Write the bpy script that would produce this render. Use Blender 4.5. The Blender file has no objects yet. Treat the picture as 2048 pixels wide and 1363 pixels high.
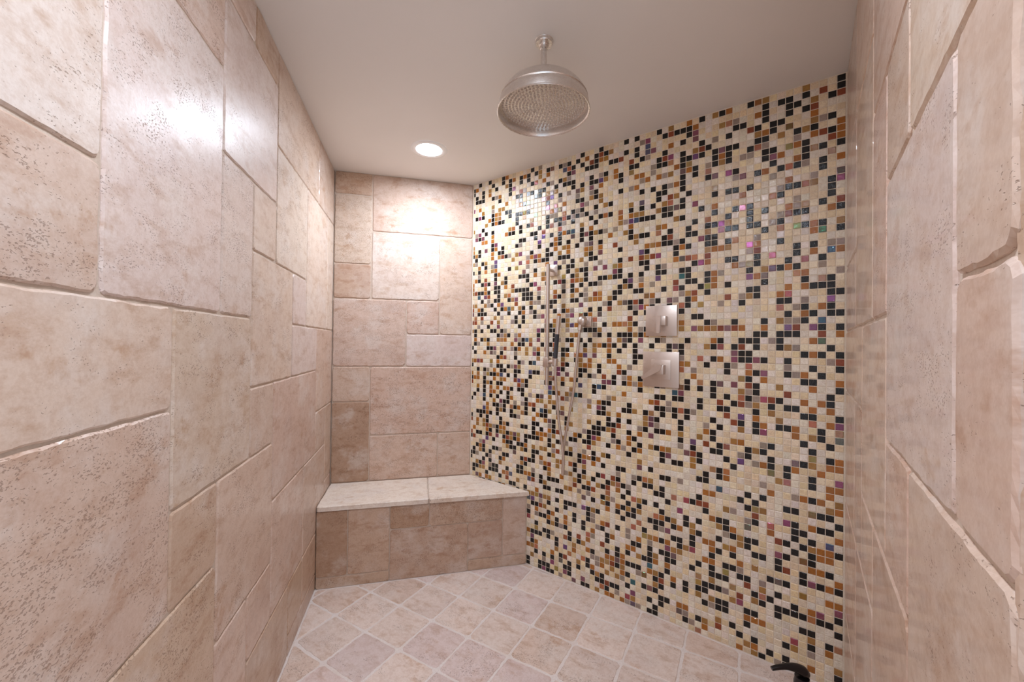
import bpy, bmesh, math, random
from mathutils import Vector, Matrix

# ------------------------------------------------------------------ camera, light, exposure
scene = bpy.context.scene
COL = scene.collection
F_PX, IMG_W = 798.54, 2048
CAM_H, H = 1.3234, 2.40
cam_d = bpy.data.cameras.new('camera')
cam_d.sensor_width = 36.0
cam_d.lens = F_PX / IMG_W * 36.0
cam_d.clip_start = 0.02
cam = bpy.data.objects.new('camera', cam_d)
COL.objects.link(cam)
right = Vector((0.99992617, -0.000096, 0.01215098))
up = Vector((-0.01215136, -0.00790156, 0.99989495))
fwd = Vector((0.0, 0.99996878, 0.00790215))
M = Matrix((right, up, -fwd)).transposed().to_4x4()
M.translation = (0, 0, CAM_H)
cam.matrix_world = M
scene.camera = cam

world = bpy.data.worlds.new('world')
scene.world = world
world.use_nodes = True
world.node_tree.nodes['Background'].inputs[0].default_value = (0.875, 0.975, 1.12, 1)
world.node_tree.nodes['Background'].inputs[1].default_value = 1.05
LAMP_STRENGTH = 215.0
LAMP_WATTS = 3.0
LAMP_SPREAD = 150.0
LAMP_COLOUR = (0.875, 0.975, 1.12, 1)
vs = scene.view_settings
vs.view_transform = 'Standard'
vs.look = 'None'
vs.exposure = 0.1
vs.gamma = 1.0
vs.use_curve_mapping = False

# ------------------------------------------------------------------ helpers
rnd = random.Random(11)

def lin(r, g, b, a=1.0):
    def c(x):
        x /= 255.0
        return x / 12.92 if x <= 0.04045 else ((x + 0.055) / 1.055) ** 2.4
    return (c(r), c(g), c(b), a)

def link(name, me, parent=None, mats=None):
    o = bpy.data.objects.new(name, me)
    COL.objects.link(o)
    if parent:
        o.parent = parent
    if mats:
        for m in (mats if isinstance(mats, (list, tuple)) else [mats]):
            if m.name not in [x.name for x in me.materials if x]:
                me.materials.append(m)
    return o

def to_mesh(bm, name, smooth=False, angle=None):
    me = bpy.data.meshes.new(name)
    bm.normal_update()
    bm.to_mesh(me)
    bm.free()
    if smooth:
        for p in me.polygons:
            p.use_smooth = True
        if angle:
            me.set_sharp_from_angle(angle=math.radians(angle))
    return me

def tag(o, label=None, cat=None, group=None, kind=None):
    if label: o['label'] = label
    if cat: o['category'] = cat
    if group: o['group'] = group
    if kind: o['kind'] = kind
    return o

def empty(name, loc, rot=None):
    o = bpy.data.objects.new(name, None)
    o.empty_display_size = 0.05
    COL.objects.link(o)
    o.location = loc
    bpy.context.view_layer.update()
    return o

def V2(a): return Vector((a[0], a[1]))

# plan of the shower (metres, camera foot at the origin)
LB = Vector((-1.12265, 2.49405)); BM_ = Vector((-0.27140, 2.70422)); MR = Vector((1.29261, 1.54552))
LBE = Vector((-1.03751, 2.14200)); MBE = Vector((0.10630, 2.42440))
N_L = Vector((-0.97198, -0.23507)); N_B = Vector((-0.23970, 0.97085)).normalized()
N_M = Vector((0.59529, 0.80351)); N_R = Vector((0.80208, -0.59722))

class Frame:
    """wall frame: s runs from org along d (plan), z is up, w points into the room"""
    def __init__(self, org, d, inward):
        self.org = org; self.d = d.normalized()
        self.w = Vector((inward.x, inward.y, 0)).normalized()
        self.v = Vector((0, 0, 1))
        self.u = self.v.cross(self.w)
        self.sg = 1.0 if self.u.xy.dot(self.d) > 0 else -1.0
    def point(self, s, z, off=0.0):
        p = self.org + self.d * s
        return Vector((p.x, p.y, z)) + self.w * off
    def matrix(self, s, z, off=0.0):
        m = Matrix((self.u, self.v, self.w)).transposed().to_4x4()
        m.translation = self.point(s, z, off)
        return m

FL = Frame(LB, Vector((0.23507, -0.97198)), -N_L)
FB = Frame(LB, BM_ - LB, -N_B)
FM = Frame(BM_, MR - BM_, -N_M)
FR = Frame(MR, Vector((-0.59722, -0.80208)), -N_R)
FBE = Frame(LBE, MBE - LBE, -N_B)
R_END = 1.585
RE = MR + Vector((-0.59722, -0.80208)) * R_END
FE = Frame(RE, N_R, Vector((-0.59722, -0.80208)))     # the end face of the near wall

# ------------------------------------------------------------------ materials
class NT:
    def __init__(self, name):
        self.m = bpy.data.materials.new(name); self.m.use_nodes = True
        self.t = self.m.node_tree; self.n = self.t.nodes; self.l = self.t.links
        self.b = self.n['Principled BSDF']; self.out = self.n['Material Output']
    def new(self, ty, **k):
        x = self.n.new(ty)
        for a, v in k.items(): setattr(x, a, v)
        return x
    def set(self, sock, v):
        if isinstance(v, bpy.types.NodeSocket): self.l.new(v, sock)
        else: sock.default_value = v
    def noise(self, vec, scale, detail=4, rough=0.55, dist=0.0):
        x = self.new('ShaderNodeTexNoise'); self.set(x.inputs['Vector'], vec)
        x.inputs['Scale'].default_value = scale; x.inputs['Detail'].default_value = detail
        x.inputs['Roughness'].default_value = rough; x.inputs['Distortion'].default_value = dist
        return x.outputs['Fac']
    def ramp(self, fac, lo, hi, a=0.0, b=1.0, smooth=True):
        x = self.new('ShaderNodeMapRange'); x.interpolation_type = 'SMOOTHSTEP' if smooth else 'LINEAR'
        self.set(x.inputs[0], fac); self.set(x.inputs[1], lo); self.set(x.inputs[2], hi)
        self.set(x.inputs[3], a); self.set(x.inputs[4], b)
        return x.outputs[0]
    def math(self, op, a, b=0.0):
        x = self.new('ShaderNodeMath', operation=op); self.set(x.inputs[0], a); self.set(x.inputs[1], b)
        return x.outputs[0]
    def vmath(self, op, a, b):
        x = self.new('ShaderNodeVectorMath', operation=op); self.set(x.inputs[0], a); self.set(x.inputs[1], b)
        return x.outputs[0]
    def mix(self, fac, a, b, mode='MIX'):
        x = self.new('ShaderNodeMix', data_type='RGBA', blend_type=mode)
        self.set(x.inputs[0], fac); self.set(x.inputs[6], a); self.set(x.inputs[7], b)
        return x.outputs[2]
    def bump(self, height, strength, dist, normal=None):
        x = self.new('ShaderNodeBump'); x.inputs['Strength'].default_value = strength
        x.inputs['Distance'].default_value = dist; self.set(x.inputs['Height'], height)
        if normal: self.set(x.inputs['Normal'], normal)
        return x.outputs[0]

def travertine(name, rough=0.26, worn=1.0, coat=0.0):
    """tone comes from each tile's own object colour; its alpha says how pitted the stone is"""
    k = NT(name)
    oi = k.new('ShaderNodeObjectInfo')
    tc = k.new('ShaderNodeTexCoord')
    off = k.vmath('SCALE', (37.0, 91.0, 53.0), (0, 0, 0))
    sc = off.node; k.l.new(oi.outputs['Random'], sc.inputs['Scale'])
    p = k.vmath('ADD', tc.outputs['Object'], off)
    ps = k.vmath('MULTIPLY', p, (1.0, 2.3, 1.0))           # bedding runs along the tile
    cloud = k.noise(p, 5.5, 4, 0.62)
    streak = k.noise(ps, 9.0, 5, 0.68)
    mott = k.noise(p, 34.0, 3, 0.72)
    fine = k.noise(p, 130.0, 2, 0.75)
    col = oi.outputs['Color']
    pale = k.mix(0.6, col, (0.72, 0.635, 0.58, 1))
    tan = k.mix(1.0, col, (0.80, 0.70, 0.62, 1), 'MULTIPLY')
    grey = k.mix(1.0, col, (0.91, 0.885, 0.89, 1), 'MULTIPLY')
    rust = k.mix(1.0, col, (0.72, 0.55, 0.40, 1), 'MULTIPLY')
    c = k.mix(k.ramp(cloud, 0.46, 0.66, 0, 0.8), col, pale)
    c = k.mix(k.ramp(k.noise(p, 3.0, 4), 0.52, 0.64, 0, 0.6), c, grey)
    c = k.mix(k.ramp(streak, 0.50, 0.68, 0, 0.75), c, tan)
    c = k.mix(k.ramp(k.noise(k.vmath('ADD', p, (5, 9, 2)), 8.0, 5, 0.72), 0.58, 0.70, 0, 0.6), c, rust)
    c = k.mix(k.ramp(mott, 0.44, 0.62, 0.0, 0.5), c, k.mix(1.0, c, (0.86, 0.79, 0.74, 1), 'MULTIPLY'))
    c = k.mix(k.ramp(fine, 0.42, 0.60, 0.0, 0.4), c, k.mix(1.0, c, (0.88, 0.83, 0.79, 1), 'MULTIPLY'))
    # pits: short ragged holes gathered into drifts
    pn = k.noise(k.vmath('MULTIPLY', p, (1.0, 1.6, 1.0)), 190.0, 2, 0.55)
    dens = k.math('ADD', k.noise(k.vmath('MULTIPLY', k.vmath('ADD', p, (3, 1, 7)), (1, 1.6, 1)), 11.0, 3, 0.65),
                  k.math('MULTIPLY', k.math('SUBTRACT', oi.outputs['Alpha'], 0.5), 0.34))
    thr = k.ramp(dens, 0.40, 0.68, 0.76, 0.565, smooth=False)
    pit = k.ramp(k.math('SUBTRACT', pn, thr), -0.015, 0.05)
    c = k.mix(k.math('MULTIPLY', pit, 0.55), c, k.mix(1.0, col, (0.36, 0.29, 0.24, 1), 'MULTIPLY'))
    k.set(k.b.inputs['Base Color'], c)
    r = k.math('ADD', k.ramp(streak, 0.3, 0.7, rough - 0.03, rough + 0.06), k.math('MULTIPLY', pit, 0.4))
    k.set(k.b.inputs['Roughness'], r)
    k.b.inputs['Specular IOR Level'].default_value = 0.28
    k.b.inputs['Coat Weight'].default_value = coat
    k.b.inputs['Coat Roughness'].default_value = 0.07
    hgt = k.math('SUBTRACT', k.math('MULTIPLY', fine, 0.18 * worn), pit)
    k.set(k.b.inputs['Normal'], k.bump(hgt, 0.55, 0.0022))
    return k.m

def grout(name, rgb, scale=160):
    k = NT(name)
    tc = k.new('ShaderNodeTexCoord')
    f = k.noise(tc.outputs['Object'], scale, 4, 0.6)
    g = k.noise(tc.outputs['Object'], 9, 3)
    c = k.mix(k.ramp(f, 0.3, 0.7, 0, 0.35), rgb, k.mix(1.0, rgb, (0.72, 0.64, 0.58, 1), 'MULTIPLY'))
    c = k.mix(k.ramp(g, 0.4, 0.7, 0, 0.4), c, k.mix(1.0, rgb, (0.85, 0.76, 0.68, 1), 'MULTIPLY'))
    k.set(k.b.inputs['Base Color'], c)
    k.b.inputs['Roughness'].default_value = 0.85
    k.set(k.b.inputs['Normal'], k.bump(f, 0.5, 0.0015))
    return k.m

MAT_STONE = travertine('travertine_wall', 0.36, 1.0, 0.30)
MAT_BACK = travertine('travertine_back', 0.55)
MAT_BENCH = travertine('travertine_bench', 0.42)
MAT_FLOOR = travertine('travertine_floor', 0.48, 1.6)
MAT_GROUT = grout('wall_grout', lin(206, 188, 172))
MAT_FGROUT = grout('floor_grout', lin(228, 217, 211))
MAT_MGROUT = grout('mosaic_grout', lin(232, 220, 203))

def mk_paint():
    k = NT('ceiling_paint')
    tc = k.new('ShaderNodeTexCoord')
    f = k.noise(tc.outputs['Object'], 130, 4, 0.6)
    g = k.noise(tc.outputs['Object'], 1.4, 3)
    k.set(k.b.inputs['Base Color'], k.mix(k.ramp(g, 0.35, 0.65), lin(232, 227, 222), lin(228, 223, 218)))
    k.b.inputs['Roughness'].default_value = 0.5
    k.set(k.b.inputs['Normal'], k.bump(f, 0.12, 0.001))
    return k.m
MAT_PAINT = mk_paint()

def mk_glass():
    k = NT('glass_mosaic')
    at = k.new('ShaderNodeAttribute'); at.attribute_name = 'tint'
    fi = k.new('ShaderNodeAttribute'); fi.attribute_name = 'film'
    geo = k.new('ShaderNodeNewGeometry')
    pos = geo.outputs['Position']
    cl = k.noise(pos, 120, 3, 0.6, 1.0)
    base = at.outputs['Color']
    c = k.mix(k.ramp(cl, 0.35, 0.7, 0, 0.45), base, k.mix(1.0, base, (0.6, 0.5, 0.42, 1), 'MULTIPLY'))
    k.set(k.b.inputs['Base Color'], c)
    k.set(k.b.inputs['Roughness'], at.outputs['Alpha'])
    k.b.inputs['IOR'].default_value = 1.5
    k.set(k.b.inputs['Thin Film Thickness'], fi.outputs['Fac'])
    k.b.inputs['Thin Film IOR'].default_value = 1.85
    w = k.noise(pos, 250, 2, 0.5, 0.6)
    k.set(k.b.inputs['Normal'], k.bump(w, 0.5, 0.0014))
    return k.m
MAT_GLASS = mk_glass()

def metal(name, rgb, rough, aniso=0.0, metallic=1.0):
    k = NT(name)
    tc = k.new('ShaderNodeTexCoord')
    f = k.noise(k.vmath('MULTIPLY', tc.outputs['Object'], (30, 30, 900)), 4, 2)
    k.b.inputs['Base Color'].default_value = rgb
    k.b.inputs['Metallic'].default_value = metallic
    k.set(k.b.inputs['Roughness'], k.ramp(f, 0.3, 0.7, rough * 0.85, rough * 1.2))
    return k.m
MAT_NICKEL = metal('brushed_nickel', (0.66, 0.575, 0.52, 1), 0.36)
MAT_NICKEL_HEAD = metal('brushed_nickel_head', (0.74, 0.70, 0.665, 1), 0.28)
MAT_BRONZE = metal('dark_bronze', (0.012, 0.009, 0.010, 1), 0.22, metallic=0.3)
MAT_GRIP = metal('dark_grip', (0.035, 0.035, 0.042, 1), 0.45, metallic=0.0)
MAT_WHITE = metal('white_trim', (0.92, 0.91, 0.90, 1), 0.4, metallic=0.0)

def mk_emit():
    k = NT('lamp_lens')
    e = k.new('ShaderNodeEmission'); e.inputs[0].default_value = LAMP_COLOUR; e.inputs[1].default_value = LAMP_STRENGTH
    k.l.new(e.outputs[0], k.out.inputs['Surface'])
    return k.m
MAT_LAMP = mk_emit()

# ------------------------------------------------------------------ tile mesh
def inset_poly(poly, d):
    """inset of a convex counter-clockwise polygon"""
    n = len(poly); out = []
    for i in range(n):
        a, b, c = poly[i - 1], poly[i], poly[(i + 1) % n]
        e1 = (b - a).normalized(); e2 = (c - b).normalized()
        n1 = Vector((-e1.y, e1.x)); n2 = Vector((-e2.y, e2.x))
        den = 1 + n1.dot(n2)
        out.append(b + (n1 + n2) * (d / max(den, 0.15)))
    return out

def area(poly):
    return 0.5 * sum(poly[i - 1].x * poly[i].y - poly[i].x * poly[i - 1].y for i in range(len(poly)))

def clip(poly, hp):
    """keep the part of poly where n.p <= d for every half plane (n, d)"""
    for n, d in hp:
        res = []
        for i in range(len(poly)):
            a, b = poly[i - 1], poly[i]
            fa, fb = n.dot(a) - d, n.dot(b) - d
            if fa <= 0:
                if fb <= 0: res.append(b)
                else: res.append(a + (b - a) * (fa / (fa - fb)))
            elif fb <= 0:
                res.append(a + (b - a) * (fa / (fa - fb))); res.append(b)
        poly = res
        if len(poly) < 3: return []
    out = []
    for q in poly:
        if not out or (q - out[-1]).length > 0.012: out.append(q)
    if len(out) > 1 and (out[0] - out[-1]).length < 0.012: out.pop()
    return out if len(out) >= 3 else []

def stone_mesh(poly, gap, bevel, thick, jit, step=0.013, chip=0.004, r=rnd):
    """a stone with hand-chiselled edges: face at w=0, back at w=-thick"""
    rings = [inset_poly(poly, gap), inset_poly(poly, gap + bevel * 0.22), inset_poly(poly, gap + bevel)]
    if min(area(q) for q in rings) <= 1e-4: return None
    heights = (-thick, -bevel * 0.75, 0.0)
    n = len(poly)
    cnt = [max(2, int((poly[(i + 1) % n] - poly[i]).length / step)) for i in range(n)]
    # smooth noise along the edge, shared by the rings so that they do not cross
    tot = sum(cnt)
    nz = [r.gauss(0, 1) for _ in range(tot)]
    nz2 = [r.gauss(0, 1) for _ in range(tot)]
    nz = [(nz[i - 1] + 1.6 * nz[i] + nz[(i + 1) % tot]) / 2.4 for i in range(tot)]
    bm = bmesh.new(); loops = []
    for k, (q, hz) in enumerate(zip(rings, heights)):
        vs_ = []; ix = 0
        for i in range(n):
            a, b = q[i], q[(i + 1) % n]
            e = (b - a)
            L = e.length; en = e.normalized(); nn = Vector((-en.y, en.x))
            for j in range(cnt[i]):
                t = j / cnt[i]
                dv = nz[ix] * jit * (0.55 if k == 0 else 1.0)
                if k == 2: dv += abs(nz2[ix]) * jit * 0.9
                p = a + e * t + nn * dv
                if j == 0:
                    pv = q[i - 1]
                    bis = (nn + Vector((-(a - pv).normalized().y, (a - pv).normalized().x))).normalized()
                    p = a + bis * (chip * (0.6 + 0.8 * abs(nz2[ix])) )
                vs_.append(bm.verts.new((p.x, p.y, hz + (nz2[ix] * bevel * 0.12 if k == 1 else 0))))
                ix += 1
        loops.append(vs_)
    for k in (0, 1):
        A, B = loops[k], loops[k + 1]
        for i in range(tot):
            j = (i + 1) % tot
            bm.faces.new((A[i], A[j], B[j], B[i]))
    bm.faces.new(loops[2])
    return to_mesh(bm, 'stone')

# ------------------------------------------------------------------ the room
def box_mesh(name, lo, hi):
    bm = bmesh.new(); bmesh.ops.create_cube(bm, size=1)
    lo, hi = Vector(lo), Vector(hi)
    for v in bm.verts:
        v.co = Vector((lo[i] + (v.co[i] + 0.5) * (hi[i] - lo[i]) for i in range(3)))
    return to_mesh(bm, name)

GD = 0.0045    # grout lies this far behind the stone faces

def wall(name, fr, s0, s1, mat, gd=GD, z1=H, thick=0.10):
    c = (s0 + s1) / 2; hw = abs(s1 - s0) / 2
    me = box_mesh(name, (-hw, -z1 / 2 - 0.02, -thick), (hw, z1 / 2, -gd))
    o = link(name, me, None, mat)
    o.matrix_world = fr.matrix(c, z1 / 2)
    tag(o, kind='structure')
    return o

def prism(name, pts, z0, z1, mat):
    bm = bmesh.new()
    a = [bm.verts.new((p[0], p[1], z0)) for p in pts]; b = [bm.verts.new((p[0], p[1], z1)) for p in pts]
    n = len(pts)
    bm.faces.new(b); bm.faces.new(list(reversed(a)))
    for i in range(n):
        j = (i + 1) % n
        bm.faces.new((a[i], a[j], b[j], b[i]))
    bmesh.ops.recalc_face_normals(bm, faces=bm.faces[:])
    o = link(name, to_mesh(bm, name), None, mat)
    return o

L_END = 3.0
LE = FL.point(L_END, 0).xy
wall_left = wall('wall_left', FL, -0.10, L_END, MAT_GROUT)
wall_back = wall('wall_back', FB, 0.0, 0.99, MAT_GROUT)
wall_right = wall('wall_right', FM, -0.02, 2.05, MAT_MGROUT, gd=0.0014)
wall_near = wall('wall_near', FR, 0.0, R_END - 0.008, MAT_GROUT)
tag(wall_left, 'travertine wall of mixed rectangular tiles on the left'); tag(wall_back, 'travertine tiled wall behind the bench')
tag(wall_right, 'glass mosaic wall in cream, black, amber and purple'); tag(wall_near, 'travertine tiled wall at right beside the camera')

def outw(p, n, d): return p + n * d
fl_pts = [LE, LBE, MBE, MR, RE]
base = [FL.point(L_END, 0, -0.1).xy, FL.point(-0.1, 0, -0.1).xy, FM.point(-0.05, 0, -0.1).xy, FM.point(2.06, 0, -0.1).xy, FR.point(R_END, 0, -0.1).xy]
floor = tag(prism('floor', base, -0.12, -0.0016, MAT_FGROUT), 'shower floor of square travertine tiles laid on the diagonal', kind='structure')
ceil_pts = base[:-1] + [FR.point(R_END + 0.25, 0, -0.1).xy]
ceiling = tag(prism('ceiling', ceil_pts, H, H + 0.1, MAT_PAINT), 'plain off-white painted ceiling', kind='structure')

# stone tones (object colour) : name -> colour, pitting
TONE = {
    'rose': lin(211, 187, 174), 'pink': lin(212, 185, 172), 'pale': lin(220, 202, 191), 'beige': lin(212, 190, 176),
    'tan': lin(200, 172, 154), 'brown': lin(186, 154, 133), 'lilac': lin(213, 194, 188), 'cream': lin(234, 220, 206),
}
def stone(parent, fr, s0, s1, z0, z1, tone='rose', pits=0.5, mat=None, off=0.0, bevel=0.0042, gap=0.0021, jit=0.0008, step=0.013):
    if z0 < 1e-6: z0 = -0.004
    hw, hh = abs(s1 - s0) / 2, abs(z1 - z0) / 2
    poly = [Vector((-hw, -hh)), Vector((hw, -hh)), Vector((hw, hh)), Vector((-hw, hh))]
    me = stone_mesh(poly, gap, bevel, 0.008, jit, step)
    if me is None: return None
    o = link('tile', me, None, mat or MAT_STONE)
    m = fr.matrix((s0 + s1) / 2, (z0 + z1) / 2, off)
    o.parent = parent; o.matrix_parent_inverse = parent.matrix_world.inverted()
    o.matrix_world = m
    c = TONE[tone]; j = rnd.uniform(0.94, 1.05)
    o.color = (c[0] * j, c[1] * j * rnd.uniform(0.985, 1.015), c[2] * j * 0.95 * rnd.uniform(0.98, 1.02), pits)
    return o

# left wall: columns and rows of the opus pattern
S = [0.0, 0.172, 0.40, 0.620, 0.835, 1.05, 1.264, 1.473, 1.684, 1.892, 2.105, 2.32, 2.53, 2.745, 2.97]
Z = [0.0, 0.085, 0.305, 0.517, 0.735, 0.952, 1.174, 1.395, 1.613, 1.829, 2.050, 2.263, 2.40]
LEFT = [  # column from, column to, row from, row to, tone, pitting
    (8, 9, 7, 8, 'pale', .6), (8, 9, 8, 10, 'lilac', .45), (7, 9, 7, 10, 'lilac', .62), (7, 9, 10, 12, 'rose', .75),
    (5, 7, 9, 11, 'lilac', .42), (6, 7, 11, 12, 'rose', .4), (5, 6, 11, 12, 'tan', .4), (6, 7, 7, 9, 'lilac', .7), (5, 6, 8, 9, 'beige', .3),
    (3, 5, 8, 10, 'pale', .68), (2, 5, 10, 12, 'rose', .6), (0, 2, 10, 12, 'rose', .5), (1, 3, 7, 10, 'pale', .45), (0, 1, 7, 10, 'pale', .4),
    (3, 4, 7, 8, 'lilac', .35), (4, 6, 6, 8, 'beige', .55), (6, 8, 5, 7, 'beige', .6), (8, 10, 6, 7, 'beige', .4), (10, 12, 6, 7, 'rose', .4),
    (8, 11, 4, 6, 'pink', .85), (11, 13, 4, 6, 'rose', .5), (7, 8, 4, 5, 'tan', .45), (5, 6, 5, 6, 'rose', .55), (2, 5, 4, 6, 'pink', .4), (2, 4, 6, 7, 'lilac', .35),
    (0, 2, 5, 7, 'pink', .6), (1, 2, 4, 5, 'rose', .35), (0, 1, 3, 5, 'rose', .5), (5, 7, 3, 5, 'rose', .6), (3, 5, 2, 4, 'rose', .55),
    (1, 3, 2, 4, 'rose', .5), (0, 1, 0, 3, 'rose', .5), (7, 9, 2, 4, 'tan', .8), (9, 11, 2, 4, 'rose', .6), (6, 7, 0, 3, 'pink', .4), (5, 6, 2, 3, 'pink', .3),
    (4, 6, 0, 2, 'tan', .45), (3, 4, 1, 2, 'tan', .3), (1, 3, 1, 2, 'tan', .35), (1, 4, 0, 1, 'tan', .3),
    (7, 9, 0, 2, 'rose', .5), (9, 11, 0, 2, 'rose', .5), (9, 12, 8, 11, 'lilac', .5), (9, 11, 11, 12, 'rose', .4), (9, 11, 7, 8, 'rose', .6),
    (11, 13, 0, 4, 'rose', .5), (12, 14, 8, 12, 'rose', .5), (11, 14, 7, 8, 'rose', .5), (12, 14, 6, 7, 'rose', .5), (13, 14, 0, 6, 'rose', .5), (11, 12, 11, 12, 'rose', .5),
]
LEFT = [t for t in LEFT if t not in ((8, 9, 7, 8, 'pale', .6), (8, 9, 8, 10, 'lilac', .45))]
for a, b, r0, r1, tone, pits in LEFT:
    stone(wall_left, FL, S[a], S[b], Z[r0], Z[r1], tone, pits)

BACK = [
    (0, .224, 2.258, 2.40, 'tan', .7), (0, .224, 1.82, 2.258, 'beige', .95), (0, .224, 1.60, 1.82, 'tan', .25), (.226, .875, 2.034, 2.40, 'rose', .4),
    (.226, .657, 1.602, 2.034, 'pale', .5), (.657, .875, 1.380, 2.034, 'rose', .5), (0, .445, 1.170, 1.60, 'rose', .7), (.445, .657, 1.380, 1.602, 'pink', .5),
    (.445, .875, 1.168, 1.380, 'lilac', .4), (0, .226, .947, 1.170, 'pink', .5), (.226, .875, .731, 1.168, 'pink', .72), (0, .226, .44, .947, 'brown', .5),
    (.226, .657, .44, .731, 'pink', .68), (.657, .875, .44, .731, 'pink', .45),
    (0, .445, .0, .44, 'rose', .5), (.445, .875, .0, .44, 'rose', .5),
]
for s0, s1, z0, z1, tone, pits in BACK:
    stone(wall_back, FB, s0, s1, z0, z1, tone, min(1.0, pits + 0.14), MAT_BACK)

NEAR = [
    (0, .40, 2.045, 2.40), (.40, .803, 2.045, 2.40), (.803, 1.215, 1.843, 2.263), (.803, 1.215, 2.263, 2.40), (1.215, R_END, 2.05, 2.40),
    (1.006, 1.215, 1.628, 1.843), (.803, 1.006, 1.386, 1.843), (1.215, R_END, 1.628, 2.05), (1.006, 1.44, 1.155, 1.628), (1.44, R_END, 1.392, 1.628),
    (1.44, R_END, 1.155, 1.392), (.40, .803, 1.386, 2.045), (0, .40, 1.628, 2.045), (0, .40, 1.386, 1.628), (.592, 1.006, .935, 1.386), (1.006, 1.215, .935, 1.155),
    (1.215, R_END, .72, 1.155), (0, .592, 1.163, 1.386), (0, .38, .741, 1.163), (.38, .592, .741, 1.163), (.592, .826, .741, .935), (.826, 1.215, .517, .935),
    (.44, .826, .305, .741), (0, .44, .335, .741), (0, .44, 0, .335), (.44, .826, 0, .305), (.826, 1.215, 0, .517), (1.215, R_END, .29, .72), (1.215, R_END, 0, .29),
]
for i, (s0, s1, z0, z1) in enumerate(NEAR):
    stone(wall_near, FR, s0, s1, z0, z1, ('lilac', 'rose', 'pink', 'beige')[i % 4] if z0 > 1.1 else ('rose', 'pink')[i % 2], rnd.choice((.3, .45, .6)))
# the end face of the near wall, turned towards the entrance
wall_entry = wall('wall_entry', FE, 0.014, 0.10, MAT_GROUT, gd=0.006, thick=0.03)
tag(wall_entry, 'tiled end face of the near wall at the entrance')
for z0, z1 in ((0, .29), (.29, .72), (.72, 1.04), (1.04, 1.345), (1.345, 1.52), (1.52, 1.9), (1.9, 2.4)):
    stone(wall_entry, FE, 0.0, 0.10, z0, z1, 'tan', .5)

# ------------------------------------------------------------------ floor stones
FA = math.radians(-30.05); FP = 0.2124
FO = Vector((-0.15455, 2.28625))
e1 = Vector((math.cos(FA), math.sin(FA))); e2 = Vector((math.sin(FA), -math.cos(FA)))
hps = []
cx = sum((p for p in fl_pts), Vector((0, 0))) / 5
for i in range(5):
    a, b = fl_pts[i], fl_pts[(i + 1) % 5]
    d = (b - a).normalized(); n = Vector((d.y, -d.x))
    if n.dot(cx - a) > 0: n = -n
    hps.append((n, n.dot(a) - 0.003))
for i in range(-9, 12):
    for j in range(-5, 18):
        q = [FO + e1 * (FP * x) + e2 * (FP * y) for x, y in ((i, j), (i + 1, j), (i + 1, j + 1), (i, j + 1))]
        if area(q) < 0: q.reverse()
        q = clip(q, hps)
        if not q or area(q) < 0.0012: continue
        c = sum(q, Vector((0, 0))) / len(q)
        # keep the grain aligned with the tile: build it in the tile's own axes
        loc = [Vector(((p - c).dot(e1), (p - c).dot(-e2))) for p in q]
        if area(loc) < 0: loc.reverse()
        me = stone_mesh(loc, 0.0034, 0.0030, 0.006, 0.0012, 0.014, 0.005)
        if me is None: continue
        o = link('tile', me, floor, MAT_FLOOR)
        m = Matrix((e1.to_3d(), (-e2).to_3d(), Vector((0, 0, 1)))).transposed().to_4x4()
        m.translation = (c.x, c.y, rnd.uniform(-0.0004, 0.0004))
        o.matrix_world = m
        tone = rnd.choice(('pale', 'pale', 'pale', 'lilac', 'beige'))
        cc = TONE[tone]; k = rnd.uniform(1.0, 1.10)
        o.color = (cc[0] * k, cc[1] * k, cc[2] * k, rnd.choice((.4, .5, .6, .75)))

# ------------------------------------------------------------------ bench
BZ, BT = 0.4415, 0.030
bench_pts = [LBE - N_B * 0.0 + Vector((0, 0)), MBE, BM_, LB]
inner = [LBE + N_B * 0.006, MBE + N_B * 0.006 - Vector((.004, 0)), BM_ - N_B * 0.002 - Vector((.004, 0)), LB - N_B * 0.002]
bench = empty('shower_bench', (LBE.x, LBE.y, 0))
tag(bench, 'built-in travertine corner bench with pale slab seat against the back wall', 'bench')
core = prism('core', [FBE.point(0.004, 0, -0.0045).xy, FBE.point(1.172, 0, -0.0045).xy, FB.point(0.870, 0, 0.001).xy, FB.point(0.004, 0, 0.001).xy], 0.0, BZ - 0.010, MAT_GROUT)
core.parent = bench; core.matrix_parent_inverse = bench.matrix_world.inverted()
BENCH = [
    (0, .16, .058, .415, 'brown', .45), (.16, .38, .058, .415, 'tan', .5), (0, .38, 0, .058, 'tan', .5), (.38, .595, .281, .415, 'brown', .8), (.595, 1.024, .279, .415, 'tan', .85),
    (.38, .818, 0, .280, 'tan', .6), (.818, 1.024, .062, .279, 'tan', .2), (1.024, 1.172, .062, .415, 'rose', .35), (.818, 1.172, 0, .062, 'tan', .5),
]
bpy.context.view_layer.update()
for s0, s1, z0, z1, tone, pits in BENCH:
    o = stone(bench, FBE, s0, s1, z0, z1, tone, min(1.0, pits + 0.12), MAT_BENCH, gap=0.0016, bevel=0.003)
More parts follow.
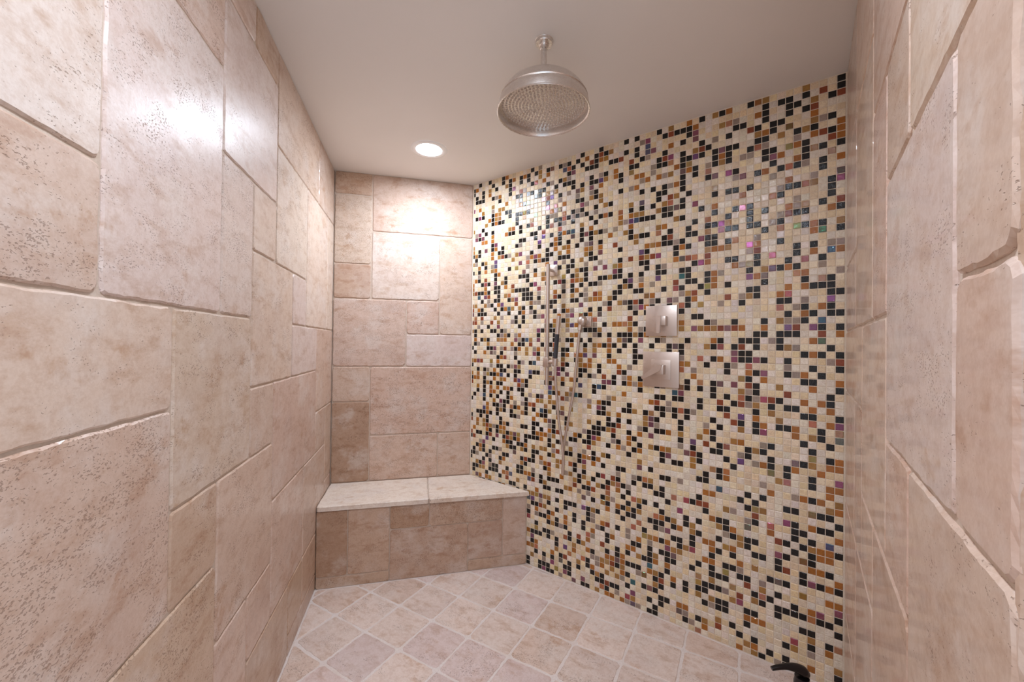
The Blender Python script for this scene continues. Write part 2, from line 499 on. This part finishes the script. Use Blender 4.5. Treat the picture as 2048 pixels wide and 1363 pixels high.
# the two seat slabs
jt0, jt1 = Vector((-0.548, 2.650)), Vector((-0.456, 2.250))
dj = (jt1 - jt0).normalized(); nj = Vector((dj.y, -dj.x))       # points towards the mosaic or away
if nj.dot(BM_ - jt0) < 0: nj = -nj
seat_hp = []
sp = [LBE - N_B * 0.010, MBE - N_B * 0.010 + Vector((0.012, -0.009)), BM_ + Vector((0, 0)), LB]
for i in range(4):
    a, b = sp[i], sp[(i + 1) % 4]
    d = (b - a).normalized(); n = Vector((d.y, -d.x))
    if n.dot(sum(sp, Vector((0, 0))) / 4 - a) > 0: n = -n
    seat_hp.append((n, n.dot(a) - (0.0 if i == 0 else 0.001)))
big = [Vector((-2, 1)), Vector((2, 1)), Vector((2, 4)), Vector((-2, 4))]
ub = (BM_ - LB).normalized()
for sgn, tone, nm in ((1, 'cream', 'left'), (-1, 'cream', 'right')):
    q = clip(big[:], seat_hp + [(nj * sgn, nj.dot(jt0) * sgn)])
    c = sum(q, Vector((0, 0))) / len(q)
    vb = Vector((-ub.y, ub.x))
    loc = [Vector(((p - c).dot(ub), (p - c).dot(vb))) for p in q]
    if area(loc) < 0: loc.reverse()
    me = stone_mesh(loc, 0.0012, 0.0045, BT - 0.004, 0.0009, 0.012, 0.004)
    o = link('seat_slab', me, None, MAT_BENCH)
    m = Matrix((ub.to_3d(), vb.to_3d(), Vector((0, 0, 1)))).transposed().to_4x4()
    m.translation = (c.x, c.y, BZ)
    o.parent = bench; o.matrix_parent_inverse = bench.matrix_world.inverted(); o.matrix_world = m
    cc = TONE[tone]; o.color = (cc[0], cc[1], cc[2], .45)
    o['label'] = 'pale cream travertine seat slab'

# ------------------------------------------------------------------ glass mosaic
PITCH = 0.02791; COLS = 70; ROWS = 86
S_R = 1.9465 - 0.0035          # right edge of the last column
TOP_OFF = 0.0045
GLASS = {  # colour, roughness, film thickness (nm)
    'w': (lin(236, 226, 212), .10, 0), 'y': (lin(234, 213, 178), .34, 0), 'K': (lin(7, 5, 6), .07, 0), 'A': (lin(170, 107, 42), .08, 0),
    'O': (lin(164, 122, 66), .09, 0), 'R': (lin(140, 68, 38), .08, 0), 'P': (lin(112, 62, 78), .08, 500), 'G': (lin(158, 142, 130), .10, 0),
    'B': (lin(66, 66, 104), .08, 470),
}
C0 = 'KKRwywAAAKwAwPPwwRKwOKwGAwwGwwKwwKwKAwwKRKwAKwwwKPOBwwAAwPAwOAwKwAwKwwwAKwAPKwKwOwwOKw'
C1 = 'wyKwwKwKRwOwwwKKKwAwwwwGBwwwKKKBKKwwwwKwGwwwwKKAwAwwKwKAwwAAwOKwKwBAAwKwAwAwwKwwKAwwww'
C2 = 'yRwwwGwRwKwKKwwwwKwwKPwwwKGwOKwwAwBKRPwKwwKwwwAwwwKKwwwwAwwwAwKwKwwAAwAwKwwwPKwwwwwwww'
C3 = 'wwORAOKAwOwwwGOwwwwwAAwKAwwwwKwwwKwPwAwAwKwKAwwAKAwOwKOOwKKwKwRwAwKOKKAwPwwwAAwKOKGwAw'
C4 = 'OKwKwwOwKKKGwwOwwOKwKwwwwRwAKAwGKAKwwwwKwwAKwwAwKwwwKwwKwwwwAwwwwKwKwRwKKwAwwKwKwwwwww'
KNOWN = [C0, C1, C2, C3, C4]
mr = random.Random(5)
def pick():
    x = mr.random()
    for c, p in (('w', .33), ('y', .235), ('K', .20), ('A', .075), ('O', .06), ('R', .025), ('P', .025), ('G', .04), ('B', .01)):
        if x < p: return c
        x -= p
    return 'w'
def look(code):
    c, r, f = GLASS[code]
    k = mr.uniform(0.86, 1.1)
    if code in 'ARO' and mr.random() < 0.22: f = 480
    if code == 'w' and mr.random() < 0.3:
        c, r = lin(236, 219, 192), .25
    return (c[0] * k, c[1] * k * mr.uniform(.97, 1.03), c[2] * k * mr.uniform(.92, 1.06), r), (f * mr.uniform(.8, 1.25) if f else 0.0)

TG = 0.0014; TB = 0.0016; TW = 0.0030
def tile_verts(x0, x1, z0, z1, tilt):
    """bevelled glass tile standing on the grout; local u, v, w"""
    tx, tz = tilt
    cx_, cz_ = (x0 + x1) / 2, (z0 + z1) / 2
    o = [(x0, z0), (x1, z0), (x1, z1), (x0, z1)]
    i_ = [(x0 + TB, z0 + TB), (x1 - TB, z0 + TB), (x1 - TB, z1 - TB), (x0 + TB, z1 - TB)]
    vs_ = [(x, z, -TW) for x, z in o] + [(x, z, -0.0009) for x, z in o]
    vs_ += [(x, z, 0.0 + (x - cx_) * tx + (z - cz_) * tz) for x, z in i_]
    fs = []
    for k in range(2):
        for a in range(4):
            b = (a + 1) % 4
            fs.append((k * 4 + a, k * 4 + b, k * 4 + 4 + b, k * 4 + 4 + a))
    fs.append((8, 9, 10, 11))
    return vs_, fs

def set_attr(me, tints, films):
    a = me.attributes.new('tint', 'FLOAT_COLOR', 'FACE')
    a.data.foreach_set('color', [v for t in tints for v in t])
    f = me.attributes.new('film', 'FLOAT', 'FACE')
    f.data.foreach_set('value', films)

# local frame: u runs along FM.u (which is -s or +s), so mirror s where needed
sgM = FM.sg
cells = []
for c in range(COLS):
    for r in range(ROWS):
        s1 = S_R - c * PITCH; s0 = s1 - PITCH
        z1 = H - TOP_OFF - r * PITCH + 0.002; z0 = z1 - PITCH
        s0c = max(s0 + TG, 0.003); s1c = s1 - TG
        z1c = min(z1 - TG, H - 0.003); z0c = max(z0 + TG, 0.002)
        if s1c - s0c < 0.005 or z1c - z0c < 0.005: continue
        code = KNOWN[c][r] if c < 5 and r < len(KNOWN[c]) else pick()
        if code == 'w' and c < 5 and mr.random() < 0.42: code = 'y'
        cells.append((c, r, s0c, s1c, z0c, z1c, code))
inv_M = wall_right.matrix_world.inverted()
single = [q for q in cells if q[0] < 4 and abs((q[3] - q[2]) - (PITCH - 2 * TG)) < 1e-6 and abs((q[5] - q[4]) - (PITCH - 2 * TG)) < 1e-6]
single.sort(key=lambda q: (q[0], q[1])); single = single[:300]
sset = set((q[0], q[1]) for q in single)
variants = {}
for code in GLASS:
    variants[code] = []
    for k in range(4):
        hw = (PITCH - 2 * TG) / 2
        vs_, fs = tile_verts(-hw, hw, -hw, hw, (mr.gauss(0, .022), mr.gauss(0, .022)))
        me = bpy.data.meshes.new('mosaic_tile'); me.from_pydata(vs_, [], fs); me.update()
        t, f = look(code)
        set_attr(me, [t] * len(fs), [f] * len(fs)); me.materials.append(MAT_GLASS)
        variants[code].append(me)
for c, r, s0, s1, z0, z1, code in single:
    o = bpy.data.objects.new('mosaic_tile', mr.choice(variants[code]))
    COL.objects.link(o); o.parent = wall_right
    o.matrix_parent_inverse = inv_M
    o.matrix_world = FM.matrix((s0 + s1) / 2, (z0 + z1) / 2)
V_, F_, T_, M_ = [], [], [], []
for c, r, s0, s1, z0, z1, code in cells:
    if (c, r) in sset: continue
    a, b = (s0, s1) if sgM > 0 else (-s1, -s0)
    vs_, fs = tile_verts(a, b, z0, z1, (mr.gauss(0, .022), mr.gauss(0, .022)))
    n0 = len(V_); V_ += vs_; F_ += [tuple(i + n0 for i in f) for f in fs]
    t, f = look(code); T_ += [t] * len(fs); M_ += [f] * len(fs)
me = bpy.data.meshes.new('mosaic_tiles'); me.from_pydata(V_, [], F_); me.update(); set_attr(me, T_, M_); me.materials.append(MAT_GLASS)
o = bpy.data.objects.new('mosaic_tiles', me); COL.objects.link(o); o.parent = wall_right; o.matrix_parent_inverse = inv_M
o.matrix_world = FM.matrix(0, 0)
tag(o, 'small square glass mosaic tiles', kind='stuff')

# ------------------------------------------------------------------ fixtures
def lathe(profile, seg=48, cap0=True, cap1=True, smooth=True, name='lathe', angle=40):
    """profile of (r, z) from bottom to top around local z"""
    bm = bmesh.new(); rings = []
    for r, z in profile:
        rings.append([bm.verts.new((r * math.cos(2 * math.pi * k / seg), r * math.sin(2 * math.pi * k / seg), z)) for k in range(seg)])
    for a, b in zip(rings, rings[1:]):
        for k in range(seg):
            j = (k + 1) % seg
            bm.faces.new((a[k], a[j], b[j], b[k]))
    if cap0: bm.faces.new(list(reversed(rings[0])))
    if cap1: bm.faces.new(rings[-1])
    bmesh.ops.recalc_face_normals(bm, faces=bm.faces[:])
    return to_mesh(bm, name, smooth, angle)

def tube(pts, rad, seg=12, name='tube', rads=None, flat=None):
    """round tube through points; rads overrides the radius per point; flat = (up vector, ratio)"""
    bm = bmesh.new(); rings = []
    n = len(pts); pts = [Vector(p) for p in pts]
    prev = None
    for i, p in enumerate(pts):
        t = (pts[min(i + 1, n - 1)] - pts[max(i - 1, 0)]).normalized()
        ref = prev if prev else (Vector((0, 0, 1)) if abs(t.z) < 0.9 else Vector((1, 0, 0)))
        a = (ref - t * ref.dot(t)).normalized(); b = t.cross(a); prev = a
        r = rads[i] if rads else rad
        rings.append([bm.verts.new(p + a * (r * (flat if flat else 1) * math.cos(2 * math.pi * k / seg)) + b * (r * math.sin(2 * math.pi * k / seg))) for k in range(seg)])
    for A, B in zip(rings, rings[1:]):
        for k in range(seg):
            j = (k + 1) % seg
            bm.faces.new((A[k], A[j], B[j], B[k]))
    bm.faces.new(list(reversed(rings[0]))); bm.faces.new(rings[-1])
    bmesh.ops.recalc_face_normals(bm, faces=bm.faces[:])
    return to_mesh(bm, name, True, 50)

def spline(pts, sub=8):
    P = [Vector(p) for p in pts]; out = []
    for i in range(len(P) - 1):
        p0, p1, p2, p3 = P[max(i - 1, 0)], P[i], P[i + 1], P[min(i + 2, len(P) - 1)]
        for k in range(sub):
            t = k / sub
            out.append(0.5 * ((2 * p1) + (-p0 + p2) * t + (2 * p0 - 5 * p1 + 4 * p2 - p3) * t * t + (-p0 + 3 * p1 - 3 * p2 + p3) * t ** 3))
    out.append(P[-1]); return out

def bevel_box(lo, hi, bev=0.0015, name='box', taper=None):
    bm = bmesh.new(); bmesh.ops.create_cube(bm, size=1)
    lo, hi = Vector(lo), Vector(hi)
    for v in bm.verts:
        v.co = Vector((lo[i] + (v.co[i] + 0.5) * (hi[i] - lo[i]) for i in range(3)))
    if bev: bmesh.ops.bevel(bm, geom=bm.edges[:], offset=bev, segments=2, affect='EDGES', profile=0.5)
    return to_mesh(bm, name, True, 35)

def part(name, me, parent, mat, matrix=None, label=None):
    o = link(name, me, None, mat)
    o.parent = parent
    bpy.context.view_layer.update()
    o.matrix_parent_inverse = parent.matrix_world.inverted() if parent else Matrix()
    if matrix is not None: o.matrix_world = matrix
    bpy.context.view_layer.update()
    if label: o['label'] = label
    return o

# --- recessed ceiling lights
def downlight(x, y, label):
    t = empty('ceiling_light', (x, y, H))
    tag(t, label, 'light', 'recessed ceiling downlights')
    bpy.context.view_layer.update()
    m = Matrix.Translation((x, y, H))
    ring = lathe([(.0685, -.001), (.070, -.0045), (.080, -.0065), (.097, -.0035), (.100, -.0002)], 64, False, False, name='trim_ring')
    part('trim_ring', ring, t, MAT_WHITE, m)
    bm = bmesh.new(); bmesh.ops.create_circle(bm, cap_ends=True, radius=.070, segments=48)
    for f in bm.faces: f.normal_flip() if f.normal.z > 0 else None
    part('lens', to_mesh(bm, 'lens'), t, MAT_LAMP, Matrix.Translation((x, y, H - .0022)), 'glowing white lens')
    ld = bpy.data.lights.new('downlight_beam', 'AREA'); ld.shape = 'DISK'; ld.size = 0.136
    ld.energy = LAMP_WATTS; ld.color = LAMP_COLOUR[:3]; ld.spread = math.radians(LAMP_SPREAD)
    lo = bpy.data.objects.new('downlight_beam', ld); COL.objects.link(lo); lo.parent = t
    lo.matrix_parent_inverse = t.matrix_world.inverted(); lo.matrix_world = Matrix.Translation((x, y, H - .0050))
downlight(-0.474, 2.211, 'round recessed ceiling downlight shining near the back wall')
downlight(-0.095, 0.452, 'round recessed downlight over the entrance, seen mirrored in the mosaic')

# --- rain shower head
hx, hy = 0.1007, 1.409
rs = empty('rain_shower_head', (hx, hy, H)); tag(rs, 'large round brushed nickel rain shower head hanging from the ceiling', 'shower head')
bpy.context.view_layer.update()
mh = Matrix.Translation((hx, hy, H))
part('flange', lathe([(.0295, -.013), (.031, -.0105), (.031, -.003), (.0325, -.0015), (.0325, 0)], 40), rs, MAT_NICKEL_HEAD, mh)
part('collar', lathe([(.0115, -.030), (.014, -.028), (.014, -.020), (.017, -.017), (.017, -.012)], 32), rs, MAT_NICKEL_HEAD, mh)
part('arm', lathe([(.0105, -.128), (.0105, -.014)], 28), rs, MAT_NICKEL_HEAD, mh)
part('nut', lathe([(.020, -.133), (.020, -.128), (.0155, -.125), (.0155, -.1205), (.0115, -.119)], 32), rs, MAT_NICKEL_HEAD, mh)
zt = -.131
prof = []
for k in range(15):
    a = math.radians(90 - k * 76 / 14)
    prof.append((max(.012, .152 * math.cos(a) / math.cos(math.radians(14))), zt - .101 + .101 * math.sin(a)))
# continues: bead, band, lip, inner wall
x0, z0 = prof[-1]
prof += [(.1545, z0 - .004), (.1560, z0 - .007), (.1545, z0 - .010), (.1545, z0 - .013), (.1575, z0 - .018), (.1595, z0 - .026), (.1600, z0 - .0450),
         (.1635, z0 - .047), (.1640, z0 - .0495), (.1620, z0 - .0515), (.1590, z0 - .0505), (.1560, z0 - .046), (.1555, z0 - .020)]
part('dome', lathe(list(reversed(prof)), 96, False, True), rs, MAT_NICKEL_HEAD, mh)
zf = z0 - .0215
plate = part('spray_plate', lathe([(.0005, zf - .0065), (.05, zf - .0058), (.10, zf - .0040), (.140, zf - .0015), (.156, zf + .001)], 72, False, False), rs, MAT_NICKEL_HEAD, mh)
bm = bmesh.new()
for ring in range(1, 13):
    rr = ring * .0119; n = max(6, round(2 * math.pi * rr / .0135))
    for k in range(n):
        a = 2 * math.pi * (k + .5 * (ring % 2)) / n
        cz = zf - .0065 + (rr / .156) ** 2 * .007
        px_, py_ = rr * math.cos(a), rr * math.sin(a)
        A = [bm.verts.new((px_ + .0043 * math.cos(t), py_ + .0043 * math.sin(t), cz + .001)) for t in [i * math.pi / 4 for i in range(8)]]
        B = [bm.verts.new((px_ + .0024 * math.cos(t), py_ + .0024 * math.sin(t), cz - .0048)) for t in [i * math.pi / 4 for i in range(8)]]
        for i in range(8):
            bm.faces.new((A[i], B[i], B[(i + 1) % 8], A[(i + 1) % 8]))
        bm.faces.new(B)
bmesh.ops.recalc_face_normals(bm, faces=bm.faces[:])
nz = part('spray_nozzles', to_mesh(bm, 'spray_nozzles', True, 40), plate, metal('nozzle_nickel', (0.70, 0.65, 0.61, 1), 0.4), mh); tag(nz, 'dense small spray nozzles', kind='stuff')

# --- everything on the mosaic wall uses s (from the back corner), z and offset into the room
def P(s, z, off): return FM.point(s, z, off)
def mbox(s0, s1, z0, z1, o0, o1, bev=.0015):
    """box in the wall's own axes, centred; returns mesh and matrix"""
    m = FM.matrix((s0 + s1) / 2, (z0 + z1) / 2, (o0 + o1) / 2)
    return bevel_box((-(s1 - s0) / 2, -(z1 - z0) / 2, -(o1 - o0) / 2), ((s1 - s0) / 2, (z1 - z0) / 2, (o1 - o0) / 2), bev), m
def mrod(a, b, r, seg=20):
    pa, pb = P(*a), P(*b); c = (pa + pb) / 2
    return tube([pa - c, pb - c], r, seg), Matrix.Translation(c)

# slide bar
sb = empty('slide_bar', P(.632, 1.09, 0)); tag(sb, 'vertical brushed nickel slide bar with bracket on the mosaic wall', 'slide bar')
bpy.context.view_layer.update()
me, m = mrod((.634, 1.092, .062), (.634, 1.782, .062), .0112, 24); part('bar', me, sb, MAT_NICKEL, m)
me, m = mbox(.611, .666, 1.722, 1.786, .0002, .012); part('mounting_plate', me, sb, MAT_NICKEL, m)
me, m = mrod((.636, 1.752, .008), (.634, 1.752, .060), .0085); part('bracket', me, sb, MAT_NICKEL, m)
me, m = mrod((.636, 1.128, .0002), (.634, 1.128, .060), .0085); part('bracket', me, sb, MAT_NICKEL, m)
me, m = mbox(.6155, .6525, 1.195, 1.250, .044, .081, .004); slider = part('slider', me, sb, MAT_NICKEL, m)
me, m = mrod((.645, 1.226, .066), (.700, 1.226, .078), .0105); part('holder_arm', me, slider, MAT_NICKEL, m)
me, m = mrod((.6965, 1.207, .080), (.699, 1.246, .080), .0165); part('holder_cup', me, slider, MAT_NICKEL, m)

# hand shower
hs = empty('hand_shower', P(.698, 1.249, .08)); tag(hs, 'slim stick hand shower with black grip hooked on the slide bar', 'hand shower')
bpy.context.view_layer.update()
me, m = mrod((.6985, 1.2485, .080), (.709, 1.382, .080), .0125, 24); part('grip', me, hs, MAT_GRIP, m, 'black grip')
me, m = mrod((.709, 1.382, .080), (.718, 1.483, .080), .0128, 24); part('wand', me, hs, MAT_NICKEL, m)

# hose
pts = [P(.698, 1.2105, .080), P(.699, 1.17, .080), P(.704, 1.078, .076), P(.717, .919, .070), P(.735, .788, .062), P(.7425, .708, .056), P(.741, .640, .052),
       P(.7345, .603, .046), P(.726, .612, .034), P(.727, .66, .032), P(.731, .730, .034), P(.737, .784, .034), P(.758, .898, .035), P(.790, 1.065, .035), P(.808, 1.239, .036), P(.823, 1.383, .037), P(.8245, 1.402, .037)]
ho = link('shower_hose', tube([p - pts[0] for p in spline(pts, 10)], .0072, 12), None, MAT_NICKEL)
ho.location = pts[0]; tag(ho, 'thin brushed nickel shower hose hanging in a narrow loop', 'hose')

# wall elbow
we = empty('wall_outlet', P(.84, 1.45, 0)); tag(we, 'round nickel hose outlet on a small square plate', 'wall outlet')
bpy.context.view_layer.update()
me, m = mbox(.826, .880, 1.424, 1.480, .0002, .011); part('plate', me, we, MAT_NICKEL, m)
m = FM.matrix(.838, 1.455, .010)
part('body', lathe([(.024, 0), (.026, .008), (.0275, .020), (.025, .033), (.018, .041), (.007, .0445)], 36, True, True), we, MAT_NICKEL, m)
me, m = mrod((.8245, 1.404, .037), (.829, 1.438, .034), .0118); part('hose_nut', me, we, MAT_NICKEL, m)

# valves
def prism_lever(pts2, o0, o1, bev=.0012):
    """flat lever: outline in (s, z), from offset o0 to o1"""
    c = sum((Vector(p) for p in pts2), Vector((0, 0))) / len(pts2)
    bm = bmesh.new()
    q = [Vector(((p[0] - c.x) * sgM, p[1] - c.y)) for p in pts2]
    if area(q) < 0: q.reverse()
    A = [bm.verts.new((p.x, p.y, -(o1 - o0) / 2)) for p in q]; B = [bm.verts.new((p.x, p.y, (o1 - o0) / 2)) for p in q]
    bm.faces.new(B); bm.faces.new(list(reversed(A)))
    for i in range(len(q)):
        j = (i + 1) % len(q); bm.faces.new((A[i], A[j], B[j], B[i]))
    bmesh.ops.bevel(bm, geom=bm.edges[:], offset=bev, segments=2, affect='EDGES')
    return to_mesh(bm, 'lever', True, 35), FM.matrix(c.x, c.y, (o0 + o1) / 2)

v1 = empty('shower_valve', P(1.25, 1.447, 0)); tag(v1, 'upper square nickel valve plate with a lever pointing straight down', 'valve', 'square shower valves on the mosaic wall')
bpy.context.view_layer.update()
me, m = mbox(1.177, 1.326, 1.372, 1.521, .0002, .014, .002); part('plate', me, v1, MAT_NICKEL, m)
me, m = mbox(1.244, 1.285, 1.422, 1.466, .013, .058, .0015); hub = part('hub', me, v1, MAT_NICKEL, m)
me, m = prism_lever([(1.243, 1.4675), (1.266, 1.4675), (1.262, 1.384), (1.247, 1.384)], .058, .072); part('lever', me, hub, MAT_NICKEL, m)

v2 = empty('shower_valve', P(1.25, 1.21, 0)); tag(v2, 'lower square nickel valve plate with a lever slanting down to the left', 'valve', 'square shower valves on the mosaic wall')
bpy.context.view_layer.update()
me, m = mbox(1.166, 1.337, 1.123, 1.295, .0002, .012, .002); part('plate', me, v2, MAT_NICKEL, m)
me, m = mbox(1.207, 1.299, 1.160, 1.256, .011, .016, .001); part('raised_square', me, v2, MAT_NICKEL, m)
me, m = mbox(1.240, 1.277, 1.187, 1.232, .015, .058, .0015); hub = part('hub', me, v2, MAT_NICKEL, m)
me, m = prism_lever([(1.272, 1.232), (1.250, 1.236), (1.172, 1.172), (1.176, 1.161), (1.187, 1.162), (1.262, 1.205)], .050, .064); part('lever', me, hub, MAT_NICKEL, m)

# --- dark lever tap on a short post
rd = Vector((0.7365, 1.0064, -0.8130))
D = 1.20
base_p = rd * D + Vector((0, 0, CAM_H))
lt = empty('lever_tap', (base_p.x, base_p.y, 0)); tag(lt, 'dark bronze curved lever tap on a short round post, at the bottom edge', 'tap')
bpy.context.view_layer.update()
zb = base_p.z
mm = Matrix.Translation((base_p.x, base_p.y, 0))
part('base', lathe([(.036, 0.0005), (.036, .006), (.030, .012), (.021, .016)], 32), lt, MAT_BRONZE, mm)
part('post', lathe([(.0205, .012), (.0205, zb - .050), (.0215, zb - .045), (.0215, zb - .030), (.0195, zb - .022), (.019, zb - .012)], 32), lt, MAT_BRONZE, mm)
k = D / F_PX
def cp(px, py): return right * ((px - 1606) * k) + up * (-(py - 1347) * k)
path = [cp(1545, 1339), cp(1556, 1336.5), cp(1570, 1335), cp(1584, 1335.5), cp(1597, 1339), cp(1607, 1344), cp(1614, 1350), cp(1617, 1354)]
rads = [.0062, .0078, .0088, .0115, .0150, .0175, .0135, .0050]
sp_ = spline(path, 5)
rr = []
for i in range(len(rads) - 1):
    for j in range(5): rr.append(rads[i] + (rads[i + 1] - rads[i]) * j / 5)
rr.append(rads[-1])
part('lever', tube(sp_, .01, 20, rads=rr, flat=0.85), lt, MAT_BRONZE, Matrix.Translation(base_p))
